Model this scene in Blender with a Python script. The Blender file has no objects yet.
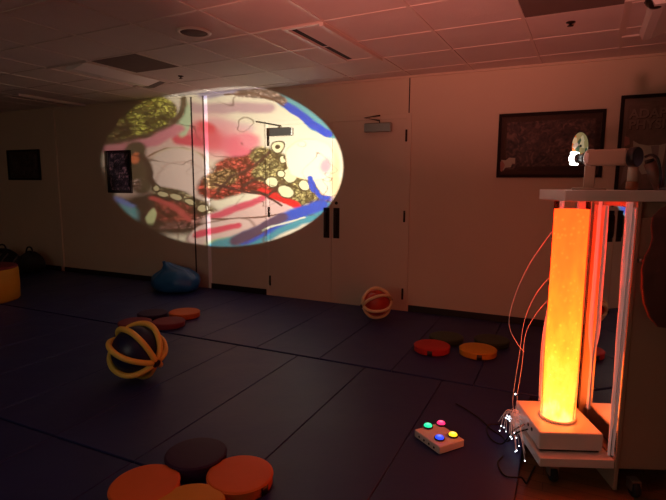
import bpy, bmesh, math, random
from mathutils import Vector, Matrix, noise
random.seed(7)
scene = bpy.context.scene
COL = scene.collection
PI = math.pi
CAM = [489.6915, 0.1334, 0.00588, 0.43467, 1.35394, 5.05161, 2.46057]            # focal px, pitch, roll, yaw, height, distance, ceiling height
BEAM = ([0.0252, -2.455, 1.48], [[-0.82102, 0.57063, 0.01743], [0.57072, 0.82115, -0.0], [0.01431, -0.00995, 0.99985]], 0.22545)          # lamp position, beam axes (forward, right, up), tangent of half angle
H = CAM[6]
FLOOR = -0.05            # wooden floor; the tops of the mats lie at z = 0

# ------------------------------------------------------------------ helpers
def new_mat(name):
    m = bpy.data.materials.new(name); m.use_nodes = True
    return m, m.node_tree.nodes, m.node_tree.links, m.node_tree.nodes['Principled BSDF']

def surf(name, col, rough=.6, metal=0., var=.08, scale=12., bump=.0, bscale=60., spec=.5, coat=0.):
    """painted / plastic / cloth surface: noise-varied colour and a fine bump"""
    m, n, l, b = new_mat(name)
    tc = n.new('ShaderNodeTexCoord')
    t = n.new('ShaderNodeTexNoise'); t.inputs['Scale'].default_value = scale; t.inputs['Detail'].default_value = 4
    l.new(tc.outputs['Object'], t.inputs['Vector'])
    mx = n.new('ShaderNodeMix'); mx.data_type = 'RGBA'
    mx.inputs[6].default_value = (*[c*(1-var) for c in col], 1); mx.inputs[7].default_value = (*[min(1, c*(1+var)) for c in col], 1)
    l.new(t.outputs['Fac'], mx.inputs[0]); l.new(mx.outputs[2], b.inputs['Base Color'])
    b.inputs['Roughness'].default_value = rough; b.inputs['Metallic'].default_value = metal
    b.inputs['Specular IOR Level'].default_value = spec; b.inputs['Coat Weight'].default_value = coat
    if bump:
        t2 = n.new('ShaderNodeTexNoise'); t2.inputs['Scale'].default_value = bscale; t2.inputs['Detail'].default_value = 3
        l.new(tc.outputs['Object'], t2.inputs['Vector'])
        bp = n.new('ShaderNodeBump'); bp.inputs['Strength'].default_value = bump; bp.inputs['Distance'].default_value = .01
        l.new(t2.outputs['Fac'], bp.inputs['Height']); l.new(bp.outputs['Normal'], b.inputs['Normal'])
    return m

def glow(name, col, strength, base=(.8, .8, .8)):
    m, n, l, b = new_mat(name)
    b.inputs['Base Color'].default_value = (*base, 1)
    b.inputs['Emission Color'].default_value = (*col, 1); b.inputs['Emission Strength'].default_value = strength
    return m

def clear(name, tint=(1, 1, 1), refl=.08, rough=.03):
    m = bpy.data.materials.new(name); m.use_nodes = True
    n, l = m.node_tree.nodes, m.node_tree.links; n.clear()
    out = n.new('ShaderNodeOutputMaterial'); tr = n.new('ShaderNodeBsdfTransparent'); tr.inputs[0].default_value = (*tint, 1)
    gl = n.new('ShaderNodeBsdfGlossy'); gl.inputs['Roughness'].default_value = rough
    mx = n.new('ShaderNodeMixShader'); fr = n.new('ShaderNodeLayerWeight'); fr.inputs[0].default_value = refl
    l.new(fr.outputs['Fresnel'], mx.inputs[0]); l.new(tr.outputs[0], mx.inputs[1]); l.new(gl.outputs[0], mx.inputs[2]); l.new(mx.outputs[0], out.inputs[0])
    return m

class MB:
    def __init__(s): s.b = bmesh.new()
    def box(s, lo, hi, M=None):
        vs = [Vector((x, y, z)) for z in (lo[2], hi[2]) for y in (lo[1], hi[1]) for x in (lo[0], hi[0])]
        if M: vs = [M @ v for v in vs]
        v = [s.b.verts.new(c) for c in vs]
        for f in ((0,2,3,1),(4,5,7,6),(0,1,5,4),(2,6,7,3),(0,4,6,2),(1,3,7,5)): s.b.faces.new([v[i] for i in f])
        return s
    def rings(s, rings, cap=True, closed=False):
        R = [[s.b.verts.new(c) for c in r] for r in rings]; k = len(R[0])
        pairs = list(zip(R, R[1:])) + ([(R[-1], R[0])] if closed else [])
        for a, b in pairs:
            for i in range(k):
                f = s.b.faces.new((a[i], a[(i+1) % k], b[(i+1) % k], b[i])); f.smooth = True
        if cap and not closed:
            s.b.faces.new(R[0][::-1]); s.b.faces.new(R[-1])
        return s
    def lathe(s, prof, seg=48, c=(0, 0, 0), axis=None):
        Q = Vector((0, 0, 1)).rotation_difference(Vector(axis)).to_matrix() if axis else Matrix.Identity(3)
        return s.rings([[Q @ Vector((max(r, 1e-4)*math.cos(2*PI*i/seg), max(r, 1e-4)*math.sin(2*PI*i/seg), z)) + Vector(c) for i in range(seg)] for r, z in prof])
    def cyl(s, a, b, r0, r1=None, seg=24):
        a, b = Vector(a), Vector(b)
        return s.lathe([(r0, 0), (r1 if r1 is not None else r0, (b-a).length)], seg, a, (b-a).normalized())
    def tube(s, pts, r, seg=8, closed=False):
        pts = [Vector(q) for q in pts]; n = len(pts); out = []
        up = None
        for i, q in enumerate(pts):
            if closed: t = pts[(i+1) % n] - pts[i-1]
            else: t = pts[min(i+1, n-1)] - pts[max(i-1, 0)]
            t.normalize()
            if up is None: up = t.orthogonal().normalized()
            up = (up - t*up.dot(t)).normalized(); w = t.cross(up)
            rr = r[i] if isinstance(r, (list, tuple)) else r
            out.append([q + (up*math.cos(2*PI*k/seg) + w*math.sin(2*PI*k/seg))*rr for k in range(seg)])
        return s.rings(out, closed=closed)
    def prism(s, poly, y0, y1):            # polygon in x,z extruded along y
        a = [s.b.verts.new((x, y0, z)) for x, z in poly]; b = [s.b.verts.new((x, y1, z)) for x, z in poly]; k = len(poly)
        s.b.faces.new(a); s.b.faces.new(b[::-1])
        for i in range(k): s.b.faces.new((a[i], b[i], b[(i+1) % k], a[(i+1) % k]))
        return s
    def blob(s, fn, nu=48, nv=28):         # closed surface fn(theta, phi) -> point
        rr = []
        for j in range(nv+1):
            ph = PI*(j+.02)/(nv+.04)
            rr.append([Vector(fn(2*PI*i/nu, ph)) for i in range(nu)])
        return s.rings(rr)
    def build(s, name, mat, parent=None, bevel=0., loc=None):
        bmesh.ops.recalc_face_normals(s.b, faces=s.b.faces)
        me = bpy.data.meshes.new(name); s.b.to_mesh(me); s.b.free()
        o = bpy.data.objects.new(name, me); COL.objects.link(o); me.materials.append(mat)
        if parent: o.parent = parent
        if loc is not None: o.location = loc
        if bevel:
            md = o.modifiers.new('bevel', 'BEVEL'); md.width = bevel; md.segments = 3; md.limit_method = 'ANGLE'; md.angle_limit = .7
            for f in me.polygons: f.use_smooth = True
            wn = o.modifiers.new('normals', 'WEIGHTED_NORMAL'); wn.keep_sharp = True
        return o

def smooth(pts, n=10):                     # Catmull-Rom through the points
    P = [Vector(q) for q in pts]; P = [2*P[0]-P[1]] + P + [2*P[-1]-P[-2]]; out = []
    for i in range(1, len(P)-2):
        a, b, c, d = P[i-1:i+3]
        for k in range(n):
            t = k/n
            out.append(.5*((2*b) + (c-a)*t + (2*a-5*b+4*c-d)*t*t + (3*b-a-3*c+d)*t**3))
    return out + [P[-2]]
def tag(o, label, cat, group=None, kind=None):
    o['label'] = label; o['category'] = cat
    if group: o['group'] = group
    if kind: o['kind'] = kind
    return o
def thing(name, label, cat, loc=(0, 0, 0), rz=0., group=None):
    o = bpy.data.objects.new(name, None); COL.objects.link(o); o.location = loc; o.rotation_euler = (0, 0, rz); o.empty_display_size = .05
    return tag(o, label, cat, group)
def struct(o): o['kind'] = 'structure'; return o
def text(body, size, mat, parent, loc, rot, name='lettering', ext=.0015, spacing=1.0):
    cu = bpy.data.curves.new(name, 'FONT'); cu.body = body; cu.size = size; cu.extrude = ext; cu.align_x = 'LEFT'; cu.space_character = spacing; cu.offset = .003
    o = bpy.data.objects.new(name, cu); COL.objects.link(o); o.parent = parent; o.location = loc; o.rotation_euler = rot; cu.materials.append(mat)
    bpy.context.view_layer.update()
    me = bpy.data.meshes.new_from_object(o.evaluated_get(bpy.context.evaluated_depsgraph_get())); me.name = name
    r = bpy.data.objects.new(name, me); COL.objects.link(r); r.parent = parent; r.location = loc; r.rotation_euler = rot
    if not me.materials: me.materials.append(mat)
    bpy.data.objects.remove(o); return r

# ------------------------------------------------------------------ materials
M = {}
M['wall'] = surf('cream wall paint', (.72, .63, .47), .55, var=.05, scale=2.2, bump=.08, bscale=90)
M['door'] = surf('cream door paint', (.73, .64, .49), .42, var=.03, scale=3, bump=.03, bscale=40)
M['trimpaint'] = surf('pale trim paint', (.72, .63, .48), .4, var=.03)
M['trimwhite'] = surf('white trim enamel', (.90, .88, .84), .25, var=.02)
M['browngap'] = surf('brown joint filler', (.05, .035, .025), .8)
M['darkgap'] = surf('black joint and slot shade', (.012, .01, .008), .8)
M['base'] = surf('dark rubber skirting', (.018, .012, .01), .5)
M['tile'] = surf('ceiling tile', (.74, .68, .63), .9, var=.07, scale=3.5, bump=.5, bscale=170, spec=.2)
M['tbar'] = surf('ceiling grid enamel', (.72, .65, .58), .4, var=.02)
M['darktile'] = surf('dark ceiling panel', (.16, .12, .10), .9, var=.1)
M['metal'] = surf('brushed steel', (.42, .40, .37), .35, .9, .1, 40)
M['bronze'] = surf('dark bronze', (.05, .035, .025), .4, .7, .15)
M['white'] = surf('white laminate', (.78, .74, .68), .32, var=.02, bump=.02, bscale=80)
M['whiteplastic'] = surf('white plastic', (.80, .77, .72), .3, var=.03)
M['laminate'] = surf('beige laminate', (.38, .28, .20), .45, var=.06, scale=5)
M['black'] = surf('black plastic', (.014, .013, .013), .38, var=.1)
M['rubber'] = surf('black rubber', (.012, .011, .011), .7)
M['foam'] = surf('yellow foam tube', (.90, .66, .12), .55, var=.07, scale=8, bump=.06, bscale=40)
M['palefoam'] = surf('pale foam tube', (.86, .72, .40), .55, var=.07, scale=8, bump=.06, bscale=40)
M['navyball'] = surf('navy ball vinyl', (.009, .013, .065), .38, var=.2, scale=6)
M['redball'] = surf('red ball vinyl', (.50, .045, .02), .4, var=.12, scale=6)
M['orangev'] = surf('orange vinyl', (.66, .15, .03), .55, spec=.3, var=.1, scale=5, bump=.15, bscale=9)
M['purplev'] = surf('purple vinyl', (.030, .009, .045), .55, spec=.3, var=.1, scale=5, bump=.12, bscale=9)
M['yellowv'] = surf('yellow vinyl', (.62, .30, .02), .55, spec=.3, var=.1, scale=5, bump=.12, bscale=9)
M['redv'] = surf('red vinyl', (.48, .03, .02), .55, spec=.3, var=.1, scale=5, bump=.12, bscale=9)
M['maroonv'] = surf('maroon vinyl', (.20, .028, .04), .55, spec=.3, var=.1, scale=5, bump=.12, bscale=9)
M['greenv'] = surf('dark green vinyl', (.022, .05, .018), .5, var=.1, scale=5)
M['bluebag'] = surf('blue shiny vinyl', (.02, .14, .36), .3, var=.15, scale=5, bump=.15, bscale=14)
M['blackcloth'] = surf('black nylon', (.012, .012, .013), .7, var=.3, bump=.2, bscale=30)
M['greycloth'] = surf('grey webbing', (.13, .12, .12), .7)
M['brownglass'] = surf('brown enamel', (.13, .06, .035), .3, var=.1)

def mat_vinyl():
    m, n, l, b = new_mat('navy mat vinyl')
    tc = n.new('ShaderNodeTexCoord')
    t = n.new('ShaderNodeTexNoise'); t.inputs['Scale'].default_value = 3.; t.inputs['Detail'].default_value = 6; t.inputs['Distortion'].default_value = .6
    l.new(tc.outputs['Object'], t.inputs['Vector'])
    r = n.new('ShaderNodeValToRGB'); r.color_ramp.elements[0].color = (.012, .020, .100, 1); r.color_ramp.elements[1].color = (.022, .032, .140, 1)
    l.new(t.outputs['Fac'], r.inputs[0]); l.new(r.outputs[0], b.inputs['Base Color'])
    mr = n.new('ShaderNodeMapRange'); mr.inputs['To Min'].default_value = .38; mr.inputs['To Max'].default_value = .56
    l.new(t.outputs['Fac'], mr.inputs[0]); l.new(mr.outputs[0], b.inputs['Roughness'])
    t2 = n.new('ShaderNodeTexNoise'); t2.inputs['Scale'].default_value = 5; t2.inputs['Detail'].default_value = 5
    l.new(tc.outputs['Object'], t2.inputs['Vector'])
    bp = n.new('ShaderNodeBump'); bp.inputs['Strength'].default_value = .35; bp.inputs['Distance'].default_value = .012
    l.new(t2.outputs['Fac'], bp.inputs['Height']); l.new(bp.outputs[0], b.inputs['Normal'])
    return m
M['mat'] = mat_vinyl()

def wood_floor():
    m, n, l, b = new_mat('orange wood boards')
    tc = n.new('ShaderNodeTexCoord'); mp = n.new('ShaderNodeMapping'); mp.inputs['Scale'].default_value = (1.5, 14, 1)
    l.new(tc.outputs['Object'], mp.inputs[0])
    t = n.new('ShaderNodeTexNoise'); t.inputs['Scale'].default_value = 2; t.inputs['Detail'].default_value = 6
    l.new(mp.outputs[0], t.inputs['Vector'])
    br = n.new('ShaderNodeTexBrick'); br.inputs['Scale'].default_value = 1; br.inputs['Brick Width'].default_value = .9; br.inputs['Row Height'].default_value = .07; br.inputs['Mortar Size'].default_value = .0015
    br.inputs['Color1'].default_value = (.9, .9, .9, 1); br.inputs['Color2'].default_value = (.65, .65, .65, 1); br.inputs['Mortar'].default_value = (.2, .2, .2, 1)
    l.new(tc.outputs['Object'], br.inputs['Vector'])
    r = n.new('ShaderNodeValToRGB'); r.color_ramp.elements[0].color = (.20, .085, .03, 1); r.color_ramp.elements[1].color = (.36, .17, .06, 1)
    l.new(t.outputs['Fac'], r.inputs[0])
    mx = n.new('ShaderNodeMix'); mx.data_type = 'RGBA'; mx.blend_type = 'MULTIPLY'; mx.inputs[0].default_value = 1
    l.new(r.outputs[0], mx.inputs[6]); l.new(br.outputs['Color'], mx.inputs[7]); l.new(mx.outputs[2], b.inputs['Base Color'])
    b.inputs['Roughness'].default_value = .35
    return m
M['wood'] = wood_floor()

m, n, l, b = new_mat('mirror'); b.inputs['Base Color'].default_value = (.82, .80, .78, 1); b.inputs['Metallic'].default_value = 1; b.inputs['Roughness'].default_value = .015; M['mirror'] = m
M['acrylic'] = clear('clear acrylic', (.97, .97, .97), .12)
M['glazing'] = clear('picture glass', (.95, .95, .95), .06)

# ------------------------------------------------------------------ the room
XL, XR, YF = -10.2, 2.6, -8.0
struct(MB().box((XL-.1, YF-.1, FLOOR-.1), (XR+.1, .1, FLOOR)).build('floor', M['wood']))
struct(MB().box((XL, 0, FLOOR), (XR, .1, H)).build('wall_back', M['wall']))
struct(MB().box((XL-.1, YF, FLOOR), (XL, .1, H)).build('wall_left', M['wall']))
struct(MB().box((XR, YF, FLOOR), (XR+.1, .1, H)).build('wall_right', M['wall']))
struct(MB().box((XL-.1, YF-.1, FLOOR), (XR+.1, YF, H)).build('wall_front', M['wall']))
struct(MB().box((XL-.1, YF-.1, H), (XR+.1, .1, H+.1)).build('ceiling', M['tile']))

# ceiling grid, turned a little against the wall
GA = math.radians(-2.6); GX, GY = -.92, -1.365; DX, DY = .612, .545
gu = Vector((math.cos(GA), math.sin(GA))); gv = Vector((-math.sin(GA), math.cos(GA)))
def gpt(i, j): q = Vector((GX, GY)) + gu*(i*DX) + gv*(j*DY); return q
def clip_line(q, d):
    lo, hi = -20., 20.
    for c, a, b_ in ((0, XL, XR), (1, YF, 0.)):
        if abs(d[c]) > 1e-6:
            t0, t1 = sorted(((a-q[c])/d[c], (b_-q[c])/d[c])); lo, hi = max(lo, t0), min(hi, t1)
    return lo, hi
g = MB()
for i in range(-17, 8):
    q = gpt(i, 0); lo, hi = clip_line(q, gv)
    if hi > lo:
        a, c = q+gv*lo, q+gv*hi; s_ = gu*.011
        g.rings([[Vector((*(p_+s_*k), z)) for k, z in ((-1, H-.005), (1, H-.005), (1, H+.002), (-1, H+.002))] for p_ in (a, c)])
for j in range(-14, 5):
    q = gpt(0, j); lo, hi = clip_line(q, gu)
    if hi > lo:
        a, c = q+gu*lo, q+gu*hi; s_ = gv*.011
        g.rings([[Vector((*(p_+s_*k), z)) for k, z in ((-1, H-.0045), (1, H-.0045), (1, H+.002), (-1, H+.002))] for p_ in (a, c)])
for f in g.b.faces: f.smooth = False
struct(g.build('trim_1', M['tbar']))
struct(MB().box((XL, -.022, H-.022), (XR, 0, H-.001)).build('trim_2', M['trimpaint']))

# wall trim: pale edge strip, black joint, bright raised strip, seam above the doors
struct(MB().box((-6.99, -.022, FLOOR), (-6.93, 0, H-.02)).build('trim_3', M['trimpaint'], bevel=.004))
struct(MB().box((-4.355, -.003, FLOOR), (-4.333, 0, H-.02)).build('trim_4', M['browngap']))
st5 = MB().rings([[Vector((x, y, z)) for x, y in ((-4.128, -.022), (-4.120, -.022), (-4.088, 0), (-4.13, 0))] for z in (FLOOR, H-.02)])
for f in st5.b.faces: f.smooth = False
struct(st5.build('trim_5', M['trimwhite']))
struct(MB().box((-1.492, -.004, 2.09), (-1.482, 0, H-.02)).build('trim_6', M['darkgap']))
for nm, x0, x1 in (('baseboard_left', XL, -6.99), ('baseboard_middle', -6.93, -4.365), ('baseboard_doors', -4.095, -3.25), ('baseboard_right', -1.44, XR)):
    bb = MB(); bb.box((x0, -.012, FLOOR), (x1, 0, .062)); struct(bb.build(nm, M['base'], bevel=.003))

# double doors
DL, DM, DR = -3.185, -2.36, -1.505
dt = 2.035
for nm, x0, x1, sgn in (('door_1', DL, DM-.003, 1), ('door_2', DM+.003, DR, -1)):
    d = struct(MB().box((x0, -.010, FLOOR+.01), (x1, 0, dt)).build(nm, M['door'], bevel=.003))
    xm = DM - sgn*.062
    MB().box((xm-.037, -.019, .745), (xm+.037, -.012, 1.09)).build('pull_plate', M['bronze'], d, .003)
    MB().tube(smooth([(xm, -.017, .80), (xm, -.05, .81), (xm, -.055, .92), (xm, -.05, 1.03), (xm, -.017, 1.04)], 6), .009).build('pull_handle', M['bronze'], d)
    cx = -2.972 if sgn > 0 else -1.79
    MB().box((cx-.165, -.075, 1.905), (cx+.13, -.014, 1.995)).build('closer_body', M['metal'], d, .006)
    ar = MB(); px = cx - .31 if sgn > 0 else cx - .12
    ar.tube([(cx-.02, -.05, 1.998), (cx-.02, -.05, 2.02), (px, -.06, 2.075), (px-.005, -.02, 2.08)] if sgn > 0 else [(cx, -.05, 1.998), (cx, -.05, 2.02), (px-.03, -.10, 2.05), (px+.12, -.035, 2.075)], .008, 6)
    ar.build('closer_arm', M['bronze'], d)
    xh = DL if sgn > 0 else DR
    for z in (.18, 1.02, 1.86):
        MB().cyl((xh, -.02, z-.06), (xh, -.02, z+.06), .011, seg=12).build('hinge', M['bronze'], d)
MB().lathe([(.018, 0), (.018, .008), (.012, .01)], 20, (-2.30, -.014, 1.145), (0, -1, 0)).build('keyhole', M['bronze'], bpy.data.objects['door_2'])
fr = MB(); fr.rings([[Vector((x, y, z)) for x, y in ((DL-.054, -.008), (DL-.040, -.012), (DL-.002, -.003), (DL-.002, 0), (DL-.055, 0))] for z in (FLOOR, dt+.05)]); fr.box((DR, -.016, FLOOR), (DR+.05, 0, dt+.05)); fr.box((DL, -.010, dt+.004), (DR, 0, dt+.05))
for f in fr.b.faces: f.smooth = False
struct(fr.build('trim_7', M['door'], bevel=.003))

# ------------------------------------------------------------------ ceiling fittings
def troffer(name, label, i0, i1, j0, j1, group, dark_end=False, slot=True):
    a = gpt(i0, j0); w_, l_ = (i1-i0)*DX, (j1-j0)*DY
    t = thing(name, label, 'ceiling light', (a.x, a.y, H), GA, group)
    f = MB(); e = .022
    f.box((0, 0, -.012), (e, l_, .0)); f.box((w_-e, 0, -.012), (w_, l_, 0)); f.box((e, 0, -.012), (w_-e, e, 0)); f.box((e, l_-e, -.012), (w_-e, l_, 0))
    f.build('frame', M['tbar'], t)
    # shallow wedge-shaped diffuser hanging from the frame
    k = .045
    MB().prism([(w_*.40, -.002), (w_*.47, -k), (w_*.62, -k), (w_-e, -.002)], e, l_-e).build('diffuser', M['trimwhite'], t)
    if dark_end:
        for y0 in (l_-.10,):
            MB().prism([(w_*.40, -.003), (w_*.47, -k-.004), (w_*.62, -k-.004), (w_-e, -.003)], y0, l_-e+.004).build('end_cap', M['bronze'], t)
    return t
troffer('ceiling_light', 'pale ceiling light with dark end, up left above the projection', -6.0, -5.05, -1., .87, 'ceiling lights', True)
def slim_troffer(label, i0, i1, j0, j1):
    a = gpt(i0, j0); w_, l_ = (i1-i0)*DX, (j1-j0)*DY
    t = thing('ceiling_light', label, 'ceiling light', (a.x, a.y, H), GA, 'ceiling lights')
    f = MB(); e = .03
    f.box((0, 0, -.014), (e, l_, 0)); f.box((w_-e, 0, -.030), (w_, l_, 0)); f.box((e, 0, -.014), (w_-e, e, 0)); f.box((e, l_-e*3, -.014), (w_-e, l_, 0))
    f.build('frame', M['tbar'], t)
    MB().box((w_*.12, e, -.003), (w_*.25, l_-3*e, .0)).build('slot', M['darkgap'], t)  # flat black strip, painted shade along the fixture's inner edge
    MB().prism([(w_*.25, -.002), (w_*.27, -.006), (w_*.84, -.008), (w_-e, -.003)], e, l_-3*e).build('diffuser', M['tile'], t)
slim_troffer('slim ceiling light with a dark slot, above the left double door', -1.55, -1.0, -1, 1)
slim_troffer('slim pale ceiling light cut by the left edge, far up left', -9.3, -8.75, .3, 2.0)
troffer('ceiling_light', 'pale ceiling light in the top right corner above the poster', 1.95, 2.5, -.15, 1.4, 'ceiling lights')
def dark_panel(label, i, j):
    a = gpt(i, j); t = thing('ceiling_vent', label, 'vent', (a.x, a.y, H), GA, 'dark ceiling vents')
    MB().box((.014, .014, -.004), (DX-.014, DY-.014, 0)).build('panel', M['darktile'], t)
dark_panel('dark square vent panel in the ceiling right of the dark-ended light', -5, -1.0)
dark_panel('dark square vent panel at the top edge, above the framed picture beside the doors', 1, -1.0)
sp = thing('ceiling_speaker', 'round ceiling speaker in a red-lit tile', 'speaker', (-2.525, -2.06, H))
MB().lathe([(.125, 0), (.125, -.010), (.10, -.014), (.098, -.004)], 40).build('rim', M['tbar'], sp)
MB().lathe([(.099, -.003), (.099, -.009), (.03, -.012), (.001, -.012)], 40).build('grille', M['darktile'], sp)
def sprinkler(x, y, label):
    s_ = thing('sprinkler', label, 'sprinkler', (x, y, H), 0, 'ceiling sprinklers')
    MB().lathe([(.03, 0), (.03, -.004), (.012, -.010)], 24).build('escutcheon', M['bronze'], s_)
    MB().lathe([(.008, -.01), (.008, -.022), (.02, -.024), (.02, -.027), (.002, -.027)], 16).build('head', M['bronze'], s_)
sprinkler(-.02, -1.18, 'dark sprinkler head on the ceiling above the picture beside the doors')
sprinkler(-3.67, -.93, 'tiny dark sprinkler head on the ceiling just above the projection')
sd = thing('smoke_detector', 'dark detector at the pale light in the top right corner', 'detector', (.44, -1.42, H))
MB().lathe([(.055, 0), (.055, -.02), (.03, -.045), (.002, -.047)], 28).build('housing', M['bronze'], sd)
MB().lathe([(.062, 0), (.062, -.008), (.055, -.01)], 28).build('base_ring', M['black'], sd)

# ------------------------------------------------------------------ gym mats
def mat_row(y0, y1, x_right, n_mats, pw, gap, labels):
    for k in range(n_mats):
        x1 = x_right - k*4*pw
        t = thing('gym_mat', labels[k], 'mat', (x1-2*pw, (y0+y1)/2, FLOOR), 0, 'navy folding gym mats')
        for i in range(4):
            e = .0018
            o = MB().box((-2*pw+i*pw+e, y0-(y0+y1)/2+gap, .0005), (-2*pw+(i+1)*pw-e, y1-(y0+y1)/2-gap, -FLOOR)).build('panel', M['mat'], t, .005)
mat_row(-1.745, -.03, .71, 4, .59, .006, [
    'navy gym mat by the wall, under the yellow disc and red disc', 'navy gym mat in front of the double doors, left of the red ball',
    'navy gym mat under the blue beanbag by the wall', 'navy gym mat in the far left corner behind the yellow ottoman'])
mat_row(-3.424, -1.763, -.105, 3, .575, .002, [
    'navy gym mat under the white button box', 'navy gym mat under the dark caged ball', 'navy gym mat at the left edge, beyond the dark caged ball'])
mat_row(-5.1, -3.434, -.105, 2, .575, .002, [
    'navy gym mat at the bottom edge under the near group of discs', 'navy gym mat in the bottom left corner'])

# ------------------------------------------------------------------ discs
def disc(x, y, r, h, top, label, group, lean=(0, 0), tab=None, side=None):
    t = thing('floor_disc', label, 'floor disc', (x, y, .0), random.uniform(0, 6), group)
    t.rotation_euler = (lean[0], lean[1], 0)
    prof = [(r-.012, .001), (r-.001, .006), (r, .010), (r, h-.008), (r-.0015, h-.003), (r-.005, h), (r-.010, h+.0006), (r*.5, h+.0015), (.002, h+.002)]
    MB().lathe(prof, 64).build('cushion', top, t)
    MB().tube([(r*math.cos(2*PI*i/64)*1.002, r*math.sin(2*PI*i/64)*1.002, h-.007) for i in range(64)], .003, 6, True).build('piping', top, t)
    if tab is not None:
        b_ = MB(); n_ = 8
        b_.rings([[Vector(((r+d)*math.cos(tab+a), (r+d)*math.sin(tab+a), z)) for d, z in ((.0005, .008), (.005, .008), (.005, h-.008), (.0005, h-.008))] for a in [(-.5+i/n_)*.26 for i in range(n_+1)]])
        b_.build('strap_tab', M['black'], t)
    return t
nd = 'near group of floor discs'; rd = 'discs near the red ball'; fd = 'discs behind the dark caged ball'
disc(*(-1.576, -3.594), .147, .055, M['orangev'], 'orange round disc at the bottom edge, left of the yellow one', nd, (.03, .0))
disc(*(-1.523, -3.325), .143, .072, M['purplev'], 'dark purple round disc behind the two near orange discs', nd)
disc(*(-1.248, -3.352), .147, .055, M['orangev'], 'orange round disc with black tab, right of the dark purple disc', nd, (.0, .02), -.15)
disc(*(-1.31, -3.618), .143, .052, M['yellowv'], 'yellow round disc cut by the bottom edge between two orange discs', nd)
disc(-.893, -1.186, .145, .055, M['redv'], 'bright red round disc with a black tab, left of the far yellow disc', rd, tab=-1.45)
disc(-.538, -1.11, .145, .055, M['yellowv'], 'yellow round disc with a black tab, right of the bright red one', rd, tab=-1.35)
disc(-.84, -.885, .145, .05, M['greenv'], 'dark green round disc behind the bright red disc', rd)
disc(-.47, -.80, .145, .05, M['greenv'], 'dark green round disc behind the far yellow disc', rd)
disc(-3.605, -1.745, .150, .055, M['maroonv'], 'maroon round disc, left one of two behind the dark caged ball', fd)
disc(-3.335, -1.585, .150, .055, M['maroonv'], 'maroon round disc, right one of two, beside the red-orange disc', fd)
disc(-3.43, -1.262, .152, .058, M['orangev'], 'red-orange round disc, farthest of the four behind the dark caged ball', fd)
disc(-3.70, -1.43, .145, .055, M['purplev'], 'dark purple round disc between the maroon discs and the red-orange disc', fd)

# ------------------------------------------------------------------ caged balls
def caged_ball(label, loc, r, R, tr, axis, core, foam, n, phase, hub):
    t = thing('caged_ball', label, 'ball', (loc[0], loc[1], 0), 0, 'balls in yellow foam cages')
    c = Vector((0, 0, loc[2])); ax = Vector(axis).normalized(); e1 = ax.orthogonal().normalized(); e2 = ax.cross(e1)
    MB().blob(lambda th, ph: c + r*Vector((math.sin(ph)*math.cos(th), math.sin(ph)*math.sin(th), math.cos(ph))), 48, 32).build('ball', core, t)
    for k in range(n):
        a = phase + 2*PI*k/n; d = e1*math.cos(a) + e2*math.sin(a); pts = []
        for i in range(29):
            q = .10 + (PI-.20)*i/28
            rr = R*(1 + .012*math.sin(5*q+k))
            pts.append(c + ax*rr*.97*math.cos(q) + d*rr*math.sin(q))
        MB().tube(pts, tr, 10).build('cage_rib', foam, t)
    for s_ in (1, -1):
        MB().lathe([(.002, -.02), (hub*.88, -.018), (hub, 0), (hub*.75, .012), (.002, .015)], 20, c+ax*s_*(R+.004), ax).build('hub', M['black'], t)
    return t
cr = Vector((math.cos(CAM[3]), math.sin(CAM[3]), 0)); cf = Vector((-math.sin(CAM[3]), math.cos(CAM[3]), 0)); up = Vector((0, 0, 1))
caged_ball('big navy ball in a yellow foam cage', (-2.60, -2.66, .208), .168, .188, .020, cr*.80 - cf*.42 - up*.30, M['navyball'], M['foam'], 7, .35, .034)
caged_ball('small red ball in a pale yellow foam cage, by the right door', (-1.635, -.47, .166), .130, .150, .016, cr*.95 + cf*.22 + up*.16, M['redball'], M['palefoam'], 6, .75, .02)

# ------------------------------------------------------------------ beanbag, ottoman, bags
def beanbag():
    t = thing('beanbag', 'blue shiny beanbag slumped against the wall', 'beanbag', (-4.39, -.34, 0))
    def fn(th, ph):
        x, y, z = math.sin(ph)*math.cos(th), math.sin(ph)*math.sin(th), math.cos(ph)
        z2 = z if z > -.55 else -.55 + (z+.55)*.12
        k = max(0, z); fold = .03*math.sin(9*th+2*math.sin(3*th))*math.sin(ph)*(.3+k)
        nx = noise.noise(Vector((x*2.1, y*2.1, z*2.1)))*.05
        r_ = 1 + fold + nx
        px = x*.335*r_*(1-.10*k*k) - .05*k**3; py = y*.25*r_*(1-.12*k*k); pz = .118 + z2*.185*r_
        if x > 0: pz += .015*x*k*3
        if z > .82: q = (z-.82)/.18; px = px*(1-.5*q) - .11*q; pz += .055*q*q
        return (px, py, max(pz, .002))
    MB().blob(fn, 72, 44).build('bag', M['bluebag'], t)
    MB().lathe([(.024, 0), (.022, .012), (.018, .022), (.026, .04), (.004, .044)], 12, (-.175, 0, .325), (-.35, 0, 1)).build('tied_neck', M['bluebag'], t)
beanbag()
ot = thing('ottoman', 'yellow round ottoman with a red top at the left edge', 'ottoman', (-5.99, -1.735, 0))
MB().lathe([(.35, .002), (.365, .02), (.37, .19), (.365, .36), (.35, .375), (.002, .376)], 64).build('side', M['yellowv'], ot)
MB().lathe([(.345, .372), (.362, .38), (.355, .395), (.30, .402), (.002, .408)], 64).build('top_cushion', M['maroonv'], ot)
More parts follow.
